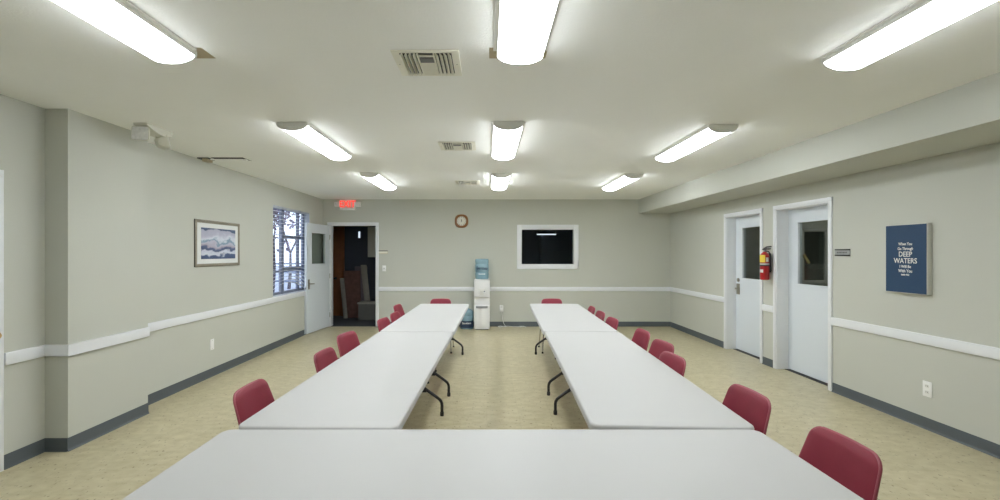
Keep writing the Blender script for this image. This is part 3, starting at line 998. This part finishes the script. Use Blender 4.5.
v0 = make_vent()
for i, (x, y, lab) in enumerate(((-0.348, 2.545, 'large cream ceiling vent nearest the camera'), (-0.31, 4.51, 'cream ceiling vent second from the camera, left of the middle light'),
                                 (-0.31, 6.84, 'farthest and smallest looking ceiling vent'))):
    o = v0 if i == 0 else copy_tree(v0)
    o.location = (x, y, ZC); o['label'] = lab; o['group'] = 'ceiling air vents'

# ------------------------------------------------------------------ emergency light on the ceiling by the column
em = thing('emergency_light', 'cream twin head emergency light under the ceiling by the left column', 'light', (-3.0, 3.70, ZC))
mb = MB(); mb.prism([(0.0, -0.0005), (0.31, -0.0005), (0.295, -0.045), (0.24, -0.068), (0.14, -0.066), (0.03, -0.03), (0, -0.02)], -0.06, 0.06, 'x'); mb.build('housing', 'device_cream', em, bevel=0.004)


def square_lamp(parent, loc, rotz, tilt):
    m_ = MB()
    rings = []
    for s, y in ((0.03, 0.07), (0.045, 0.055), (0.066, 0.012), (0.070, 0.0)):
        rings.append([(x, y, z) for x, z in rounded_rect(s, s * 0.92, s * 0.3, 4)])
    n = len(rings[0]); vs = [p for q in rings for p in q]
    fs = [list(range(n)), [3 * n + k for k in range(n)][::-1]]
    for i in range(3):
        for k in range(n): fs.append((i * n + k, i * n + (k + 1) % n, (i + 1) * n + (k + 1) % n, (i + 1) * n + k))
    m_.add(vs, fs)
    o_ = m_.build('lamp_head', 'device_cream', parent); o_.location = loc; o_.rotation_euler = (tilt, 0, rotz)
    m_ = MB(); m_.prism(rounded_rect(0.064, 0.058, 0.018, 4), -0.006, 0.0, 'y'); m_.build('lamp_lens', 'reflector', o_, bevel=0.002)
    m_ = MB(); m_.tube([(0, 0.05, 0.02), (0, 0.055, 0.085)], 0.014, 8); m_.build('lamp_stem', 'device_cream', o_)
    return o_


square_lamp(em, (0.01, -0.01, -0.098), R(10), R(-6))
square_lamp(em, (0.015, 0.27, -0.102), R(150), R(-14))

# ceiling hatch beside it
ht = thing('ceiling_hatch', 'beige flap hanging just below the ceiling near the left wall', 'hatch', (-3.08, 5.06, ZC))
mb = MB(); mb.box(-0.19, 0.19, 0.0, 0.20, -0.0015, -0.0003); mb.build('hatch_shade', 'opening_shade', ht)  # black sheet painted in for the shade above the flap
mb = MB()
mb.add([(-0.19, -0.004, -0.028), (0.19, -0.004, -0.028), (0.19, 0.21, -0.004), (-0.19, 0.21, -0.004), (-0.19, -0.004, -0.019), (0.19, -0.004, -0.019), (0.19, 0.21, -0.001), (-0.19, 0.21, -0.001)],
       [(3, 2, 1, 0), (4, 5, 6, 7), (0, 1, 5, 4), (1, 2, 6, 5), (2, 3, 7, 6), (3, 0, 4, 7)])
mb.build('hatch_flap', 'ceiling', ht)
mb = MB(); mb.box(0.18, 0.235, -0.008, 0.03, -0.034, -0.022); mb.build('hatch_tab', 'device_white', ht)
jb = thing('ceiling_box', 'small tan box with a dark top edge beside the ceiling flap', 'box', (-3.36, 5.06, ZC))
mb = MB(); mb.box(-0.01, 0.055, 0, 0.10, -0.045, -0.012); mb.build('box_body', 'tan_patch', jb, bevel=0.003)
mb = MB(); mb.box(-0.066, 0.066, -0.003, 0.123, -0.012, -0.0005); mb.build('box_rim', 'black_plastic', jb)

# ------------------------------------------------------------------ exit sign
ex = thing('exit_sign', 'white exit sign with glowing red letters above the back doorway', 'sign', (-2.925, YB - 0.002, 2.48))
mb = MB(); mb.box(-0.165, 0.165, -0.055, 0.001, -0.028, 0.185); mb.build('housing', 'device_white', ex, bevel=0.006)
mb = MB(); mb.box(-0.125, 0.125, -0.058, -0.055, 0.006, 0.172); mb.build('sign_face', 'exit_face', ex)
mb = MB(); mb.text('EXIT', 0.185, lambda x, y, d: (x * 0.90, -0.0595 - d, 0.092 + y * 1.04), 0.0015, offset=0.002); mb.build('lettering', 'exit_red', ex)
mb = MB(); mb.box(-0.06, 0.06, -0.045, -0.005, 0.185, 0.1995); mb.build('mounting_canopy', 'device_white', ex)
for s in (-1, 1):
    mb = MB(); mb.box(s * 0.222 - 0.056, s * 0.222 + 0.056, -0.060, -0.012, 0.042, 0.142); h_ = mb.build('lamp_head', 'device_white', ex, bevel=0.012)
    mb = MB(); mb.box(s * 0.222 - 0.042, s * 0.222 + 0.042, -0.063, -0.060, 0.055, 0.130); mb.build('lamp_lens', 'reflector', h_)
    mb = MB(); mb.tube([(s * 0.16, -0.03, 0.09), (s * 0.175, -0.03, 0.09)], 0.012, 8); mb.build('lamp_arm', 'black_plastic', h_)

# ------------------------------------------------------------------ clock
ck = thing('wall_clock', 'small wooden wall clock with a round cream face on the back wall', 'clock', (-0.537, YB, 2.222))


def octo(r, e=0.22, n=6):
    return rounded_rect(r, r, r * 0.78, n)


mb = MB()
outer = octo(0.142); n = len(outer)
inner = [(0.098 * math.cos(math.atan2(y, x)), 0.098 * math.sin(math.atan2(y, x))) for x, y in outer]
vs = [(x, 0.0, z) for x, z in outer] + [(x * 0.99, -0.022, z * 0.99) for x, z in outer] + [(x * 0.88, -0.034, z * 0.88) for x, z in outer] + [(x, -0.026, z) for x, z in inner] + [(x, 0.0, z) for x, z in inner]
fs = []
for i in range(5):
    for k in range(n):
        j = (i + 1) % 5
        fs.append((i * n + k, i * n + (k + 1) % n, j * n + (k + 1) % n, j * n + k))
mb.add(vs, fs); mb.build('clock_case', 'oak', ck)
mb = MB(); mb.prism([(0.099 * math.cos(2 * PI * k / 32), 0.099 * math.sin(2 * PI * k / 32)) for k in range(32)], -0.018, -0.004, 'y'); fc = mb.build('clock_face', 'clock_face', ck)
mb = MB()
for h in range(12):
    a = h * PI / 6; rr = 0.082
    mb.box(rr * math.sin(a) - 0.006, rr * math.sin(a) + 0.006, -0.020, -0.0175, rr * math.cos(a) - 0.009, rr * math.cos(a) + 0.009)
mb.build('hour_marks', 'sign_ink', fc)
for nm, a, L_, wd in (('hour_hand', R(2), 0.045, 0.008), ('minute_hand', R(176), 0.022, 0.007)):
    mb = MB(); dx, dz = math.sin(a), math.cos(a)
    mb.add([(-dz * wd, -0.021, dx * wd), (dz * wd, -0.021, -dx * wd), (dx * L_ + dz * 0.003, -0.021, dz * L_ - dx * 0.003), (dx * L_ - dz * 0.003, -0.021, dz * L_ + dx * 0.003),
            (-dz * wd, -0.0225, dx * wd), (dz * wd, -0.0225, -dx * wd), (dx * L_ + dz * 0.003, -0.0225, dz * L_ - dx * 0.003), (dx * L_ - dz * 0.003, -0.0225, dz * L_ + dx * 0.003)],
           [(3, 2, 1, 0), (4, 5, 6, 7), (0, 1, 5, 4), (1, 2, 6, 5), (2, 3, 7, 6), (3, 0, 4, 7)])
    mb.build(nm, 'black_plastic', fc)

# ------------------------------------------------------------------ water cooler and bottles
wc = thing('water_cooler', 'white floor standing water cooler against the back wall', 'water cooler', (-0.103, 8.62, 0))


def dshape(w, d, bow, n=10):
    """flat back, bowed front: front toward -y"""
    pts = [(w, d), (-w, d)]
    for k in range(n + 1):
        s = -1 + 2 * k / n
        pts.append((s * w, -bow * (1 - s * s)))
    return pts


mb = MB()
mb.prism(dshape(0.158, 0.32, 0.04), 0.02, 0.50); mb.prism(dshape(0.158, 0.32, 0.04), 0.665, 1.005)
mb.prism(dshape(0.158, 0.32, -0.02), 0.495, 0.67)
for s in (-1, 1): mb.box(s * 0.147 - 0.011, s * 0.147 + 0.011, 0.0, 0.3, 0.49, 0.67)
mb.prism(dshape(0.150, 0.31, 0.035), 1.0, 1.012)
mb.build('cabinet', 'cooler_white', wc, bevel=0.004)
mb = MB(); mb.box(-0.13, 0.13, 0.02, 0.30, 0.0, 0.02); mb.build('plinth', 'black_plastic', wc)
mb = MB(); mb.prism(dshape(0.142, 0.02, 0.056), 0.440, 0.488); mb.build('drip_tray', 'cooler_grey', wc, bevel=0.003)
mb = MB(); mb.prism(dshape(0.112, 0.02, 0.052), 0.815, 0.832); mb.prism(dshape(0.108, 0.02, 0.044), 0.70, 0.815); mb.build('control_panel', 'label_white', wc, bevel=0.003)
for s, mt in ((-1, 'cooler_white'), (1, 'canvas_blue')):
    mb = MB(); mb.tube([(s * 0.05, -0.03, 0.76), (s * 0.05, -0.065, 0.757), (s * 0.05, -0.07, 0.72)], 0.014, 10); tp = mb.build('tap', 'cooler_white', wc)
    mb = MB(); mb.box(s * 0.05 - 0.010, s * 0.05 + 0.010, -0.075, -0.045, 0.772, 0.79); mb.build('tap_button', mt, tp, bevel=0.002)
mb = MB(); mb.lathe([(0.13, 0), (0.135, 0.003), (0.125, 0.006), (0.07, 0.005)], 24, (0, 0.14, 1.010)); mb.build('bottle_collar', 'cooler_white', wc)

RB = 0.137


def make_bottle(label, loc, inverted):
    root = thing('water_bottle', label, 'water bottle', loc, 0, 'five gallon water bottles')
    prof = [(0.118, 0.0), (0.131, 0.006), (RB, 0.02), (RB, 0.085), (0.130, 0.092), (0.130, 0.104), (RB, 0.112), (RB, 0.26), (0.130, 0.268), (0.130, 0.280), (RB, 0.288), (RB, 0.335),
            (0.130, 0.36), (0.10, 0.385), (0.055, 0.405), (0.030, 0.412), (0.029, 0.44)]
    if inverted:
        prof = [(r_, 0.425 - z_) for r_, z_ in prof if z_ < 0.425][::-1]
        prof = [(RB - 0.02, 0.014), (RB - 0.004, 0.018)] + [(r_, z_) for r_, z_ in prof if z_ > 0.07]
    m_ = MB(); m_.lathe(prof, 32); m_.build('bottle', 'bottle_blue', root, smooth=50)

    def wrap(x, y, d, zc=0.0):
        a = -PI / 2 + x / (RB + 0.001)
        rr = RB + 0.001 + max(d, 0)
        return (rr * math.cos(a), rr * math.sin(a), zc + y)
    if inverted:
        m_ = MB(); m_.text('Sparkletts', 0.078, lambda x, y, d: wrap(x * 0.82, y + x * -0.06, d, 0.235), 0.001, shear=0.3, offset=0.0024); m_.build('brand_lettering', 'navy_ink', root)
        m_ = MB()
        for x in (-0.055, -0.018, 0.02, 0.055): 
            vs_ = [wrap(x + a, b, 0.0008, 0.12) for a, b in ((-0.014, -0.007), (0.014, -0.007), (0.014, 0.007), (-0.014, 0.007))]
            m_.add(vs_, [(0, 1, 2, 3)])
        m_.build('label_marks', 'label_white', root)
    else:
        m_ = MB(); m_.lathe([(RB + 0.0006, 0.03), (RB + 0.0006, 0.17)], 32)
        m_.f = [q for q in m_.f if len(q) == 4]
        m_.build('label_band', 'navy_ink', root)
        m_ = MB(); m_.text('Sparkletts', 0.05, lambda x, y, d: wrap(x, y, d + 0.001, 0.125), 0.001, shear=0.3, offset=0.001); m_.build('brand_lettering', 'label_white', root)
        m_ = MB(); m_.lathe([(0.033, 0.425), (0.033, 0.455), (0.028, 0.457)], 20); m_.build('bottle_cap', 'device_white', root)
    return root


make_bottle('blue water bottle upside down on top of the water cooler', (-0.103, 8.76, 1.005), True)
make_bottle('blue water bottle with a dark label standing on the floor beside the cooler', (-0.415, 8.80, 0.0), False)


# ------------------------------------------------------------------ outlets, switch, sign holders
def plate(name, label, cat, loc, rotz, w, h, kind):
    root = thing(name, label, cat, loc, rotz)
    m_ = MB(); m_.box(-w / 2, w / 2, -0.007, 0.0, -h / 2, h / 2); m_.build('cover_plate', 'device_white', root, bevel=0.003)
    if kind == 'outlet':
        for s in (-1, 1):
            m_ = MB(); m_.prism(rounded_rect(0.017, 0.014, 0.008, 4), -0.009, -0.006, 'y'); q = m_.build('socket', 'label_white', root); q.location.z = s * h * 0.2
            m_ = MB(); m_.box(-0.008, -0.005, -0.0096, -0.0085, -0.004, 0.006); m_.box(0.005, 0.008, -0.0096, -0.0085, -0.004, 0.006); m_.build('slots', 'black_plastic', q)
    elif kind == 'switch':
        m_ = MB(); m_.box(-0.008, 0.008, -0.013, -0.006, -0.016, 0.016); m_.build('switch_toggle', 'sign_grey', root, bevel=0.002)
    else:
        for s in (-1, 1):
            m_ = MB(); m_.lathe([(0.003, 0), (0.003, 0.002)], 8); q = m_.build('screw', 'steel_dark', root); q.location = (0, -0.0065, s * h * 0.36); q.rotation_euler.x = R(90)
    return root


plate('wall_plate', 'white blank wall plate low on the left wall', 'wall plate', (XL, 5.38, 0.40), R(90), 0.075, 0.135, 'blank')
plate('power_outlet', 'white power outlet low on the right wall beside the near door', 'outlet', (XR, 3.758, 0.355), R(-90), 0.078, 0.135, 'outlet')
plate('light_switch', 'white light switch on the back wall right of the doorway', 'switch', (-2.17, YB, 1.225), 0, 0.078, 0.125, 'switch')
po = plate('power_outlet', 'white outlet with a plug on the back wall right of the water cooler', 'outlet', (0.304, YB, 0.385), 0, 0.078, 0.13, 'outlet')

cd = thing('extension_cord', 'white power cord hanging from the back wall outlet to a loose coil on the floor', 'cord', (0.304, YB - 0.012, 0.36))
mb = MB(); mb.box(-0.02, 0.02, -0.032, 0.0, -0.055, 0.022); mb.build('plug', 'device_white', cd, bevel=0.004)
mb = MB()
cz = -0.356
pts = [(0, -0.02, -0.05), (0.012, -0.025, -0.12), (0.02, -0.03, -0.20), (0.045, -0.03, -0.28), (0.07, -0.035, -0.33), (0.10, -0.05, cz + 0.006)]
for k in range(60):
    s = k / 59
    pts.append((0.10 + 0.42 * s + 0.05 * math.sin(s * 30) - 0.22 * (1 - s) * math.sin(s * 9), -0.07 - 0.05 * math.sin(s * 26) ** 2 - 0.03 * s, cz + 0.008 + 0.012 * abs(math.sin(s * 17))))
mb.tube(pts, 0.0065, 6); mb.build('cable', 'device_white', cd)


def sign_holder(label, loc, rotz, w, h, marks):
    root = thing('sign_holder', label, 'sign', loc, rotz)
    m_ = MB(); m_.box(-w / 2, w / 2, -0.006, 0.0, -h / 2 + 0.008, h / 2 - 0.008); m_.build('name_insert', 'sign_grey' if marks else 'vent_cream', root)
    for s in ((-1, 1) if marks else (1,)):
        m_ = MB(); m_.box(-w / 2, w / 2, -0.010, 0.0, s * h / 2 - 0.007, s * h / 2 + 0.007); m_.build('holder_rail', 'black_plastic', root, bevel=0.001)
    if marks:
        m_ = MB()
        x = -w * 0.36
        for k, ln in enumerate((0.02, 0.014, 0.018, 0.012, 0.022, 0.016, 0.014)):
            m_.box(x, x + ln * w * 4.2, -0.0068, -0.0058, -0.008, 0.008); x += ln * w * 4.2 + 0.006
        m_.build('printed_marks', 'sign_ink', root)
    else:
        m_ = MB(); m_.box(w / 2 - 0.006, w / 2, -0.010, 0.0, -h / 2, h / 2); m_.box(-w / 2, w / 2, -0.008, 0, -h / 2, -h / 2 + 0.008); m_.build('holder_edge', 'tan_patch', root)
    return root


sign_holder('small grey name sign with two black rails beside the near right door', (XR, 4.655, 1.555), R(-90), 0.195, 0.062, True)
sign_holder('thin beige sign holder with a dark top rail right of the back doorway', (-2.19, YB, 1.563), 0, 0.20, 0.062, False)

# ------------------------------------------------------------------ fire extinguisher
fe = thing('fire_extinguisher', 'red fire extinguisher with a yellow tag hung between the two right doors', 'fire extinguisher', (XR - 0.088, 5.83, 1.185), R(-90 + 12))
RE = 0.056
mb = MB(); mb.lathe([(0.046, 0.0), (0.053, 0.006), (RE, 0.016), (RE, 0.315), (0.053, 0.335), (0.042, 0.358), (0.026, 0.370), (0.024, 0.382)], 28); mb.build('cylinder', 'ext_red', fe, smooth=50)


def ring(nm, z0_, z1_, mat):
    m_ = MB(); m_.lathe([(RE + 0.0008, z0_), (RE + 0.0008, z1_)], 28); m_.f = [q for q in m_.f if len(q) == 4]; m_.build(nm, mat, fe)


ring('silver_band', 0.203, 0.226, 'silver_band'); ring('black_band', 0.186, 0.203, 'black_plastic')
mb = MB(); mb.tube([(0, 0, 0.38), (0, 0, 0.405)], 0.02, 12); mb.build('valve', 'chrome', fe)
mb = MB()
mb.tube([(-0.02, -0.02, 0.405), (0.02, 0.0, 0.418), (0.075, 0.02, 0.424)], [0.010, 0.012, 0.010], 8)
mb.build('carry_handle', 'black_plastic', fe)
mb = MB()
mb.tube([(-0.015, -0.015, 0.412), (0.03, 0.004, 0.445), (0.085, 0.02, 0.452)], [0.010, 0.012, 0.010], 8)
mb.build('squeeze_handle', 'black_plastic', fe)
mb = MB(); mb.tube([(0.015, 0, 0.395), (0.055, 0.01, 0.385), (0.066, 0.03, 0.34), (0.066, 0.03, 0.20), (0.066, 0.03, 0.12)], [0.008, 0.008, 0.008, 0.009, 0.012], 8); mb.build('hose', 'black_plastic', fe)
mb = MB(); mb.lathe([(0.017, 0), (0.017, 0.012)], 12); q = mb.build('pressure_gauge', 'label_white', fe); q.location = (-0.012, -0.018, 0.392); q.rotation_euler.x = R(90)


def patch_on(nm, a0, a1, za, zb, mat, rr):
    m_ = MB(); n_ = 6; vs_ = []
    for zz in (za, zb):
        for k_ in range(n_ + 1):
            a = R(a0 + (a1 - a0) * k_ / n_); vs_.append((rr * math.cos(a), rr * math.sin(a), zz))
    m_.add(vs_, [(k_, k_ + 1, n_ + 2 + k_, n_ + 1 + k_) for k_ in range(n_)]); return m_.build(nm, mat, fe)


# faces the camera around local angle -150 .. -100
patch_on('inspection_tag', -112, -38, 0.238, 0.338, 'tag_yellow', RE + 0.006)
patch_on('data_label', -30, 5, 0.245, 0.305, 'label_white', RE + 0.0015)
patch_on('class_label', -120, -62, 0.100, 0.142, 'label_white', RE + 0.0015)
mb = MB(); mb.box(-0.02, 0.02, 0.054, 0.087, 0.10, 0.36); mb.build('wall_bracket', 'black_steel', fe)

# ------------------------------------------------------------------ blue canvas on the right wall
cv = thing('canvas_sign', 'dark blue canvas with white lettering on the right wall', 'wall art', (XR - 0.001, 3.915, 1.497), R(-90))
cw2, ch2 = 0.195, 0.315
mb = MB(); mb.box(-cw2, cw2, -0.042, 0.0, -ch2, ch2); mb.build('canvas_wrap', 'canvas_side', cv, bevel=0.003)
mb = MB(); mb.box(-cw2 + 0.005, cw2 - 0.005, -0.0432, -0.041, -ch2 + 0.005, ch2 - 0.005); cf = mb.build('canvas_face', 'canvas_blue', cv)
mb = MB()
for s, sz, z, k in (('When You', 0.036, 0.135, 0.8), ('Go Through', 0.036, 0.092, 0.8), ('DEEP', 0.066, 0.040, 0.85), ('WATERS', 0.066, -0.020, 0.85), ('I Will Be', 0.036, -0.072, 0.85), ('With You', 0.038, -0.112, 0.85), ('Isaiah 43:2', 0.020, -0.146, 0.9)):
    mb.text(s, sz, lambda x, y, d, z=z, k=k: (x * k, -0.0438 - max(d, 0), z + y), 0.0006, offset=0.0008)
mb.build('verse_lettering', 'label_white', cf)

# ------------------------------------------------------------------ framed print on the left wall
fp = thing('framed_picture', 'silver framed blue and white mountain print on the left wall', 'picture', (XL + 0.001, 5.51, 1.668), R(90))
fw, fh = 0.455, 0.285
mb = MB()
prof = [(0.0, 0.0), (0.0, -0.014), (0.006, -0.018), (0.022, -0.016), (0.036, -0.012), (0.036, 0.0)]
vs = []
for ins, y in prof:
    vs += [(-fw + ins, y, -fh + ins), (fw - ins, y, -fh + ins), (fw - ins, y, fh - ins), (-fw + ins, y, fh - ins)]
fs = []
for i in range(len(prof)):
    j = (i + 1) % len(prof)
    for k in range(4): fs.append((i * 4 + k, i * 4 + (k + 1) % 4, j * 4 + (k + 1) % 4, j * 4 + k))
mb.add(vs, fs); mb.build('frame', 'frame_silver', fp)
mb = MB(); mb.box(-fw - 0.002, fw + 0.002, -0.011, 0.0, -fh - 0.002, -fh + 0.003); mb.box(-fw - 0.002, -fw + 0.002, -0.011, 0, -fh, fh); mb.box(fw - 0.002, fw + 0.002, -0.011, 0, -fh, fh); mb.box(-fw, fw, -0.011, 0, fh - 0.003, fh + 0.002); mb.build('frame_edge', 'frame_dark', fp)
mb = MB(); mb.box(-fw + 0.03, fw - 0.03, -0.008, -0.001, -fh + 0.03, fh - 0.03); mb.build('mat_board', 'mat_board', fp)
mb = MB(); mb.box(-0.345, 0.355, -0.0095, -0.007, -0.192, 0.192); mb.build('mountain_print', 'mountain_print', fp)

# ------------------------------------------------------------------ world, camera, colour
wd = bpy.data.worlds.new('World'); SC.world = wd; wd.use_nodes = True
nt = wd.node_tree
bg = nt.nodes['Background']
sky = nt.nodes.new('ShaderNodeTexSky')
try:
    sky.sky_type = 'HOSEK_WILKIE'
    sky.turbidity = 6.0; sky.ground_albedo = 0.4
    sky.sun_direction = (0.5, -0.4, 0.77)
except Exception:
    pass
mixn = nt.nodes.new('ShaderNodeMix'); mixn.data_type = 'RGBA'
mixn.inputs[0].default_value = 0.8
mixn.inputs[7].default_value = (0.78, 0.87, 1.0, 1)
nt.links.new(sky.outputs[0], mixn.inputs[6])
nt.links.new(mixn.outputs[2], bg.inputs[0])
bg.inputs[1].default_value = 2.4

cam = bpy.data.cameras.new('Camera')
cam.sensor_width = 36; cam.sensor_fit = 'HORIZONTAL'
cam.lens = 428 * 36 / 1000
cam.shift_x = 0.013; cam.shift_y = 0.003
cam.clip_start = 0.05
co = bpy.data.objects.new('Camera', cam); COL.objects.link(co)
co.location = (0, 0, 1.55); co.rotation_euler = (R(90), 0, 0)
SC.camera = co

SC.view_settings.view_transform = 'Standard'
SC.view_settings.look = 'None'
SC.view_settings.gamma = 1.0
SC.view_settings.use_curve_mapping = False
SC.view_settings.exposure = 0.2
SC.cycles.use_denoising = True
SC.cycles.max_bounces = 10
SC.cycles.diffuse_bounces = 7
SC.cycles.transparent_max_bounces = 16
SC.cycles.sample_clamp_indirect = 20
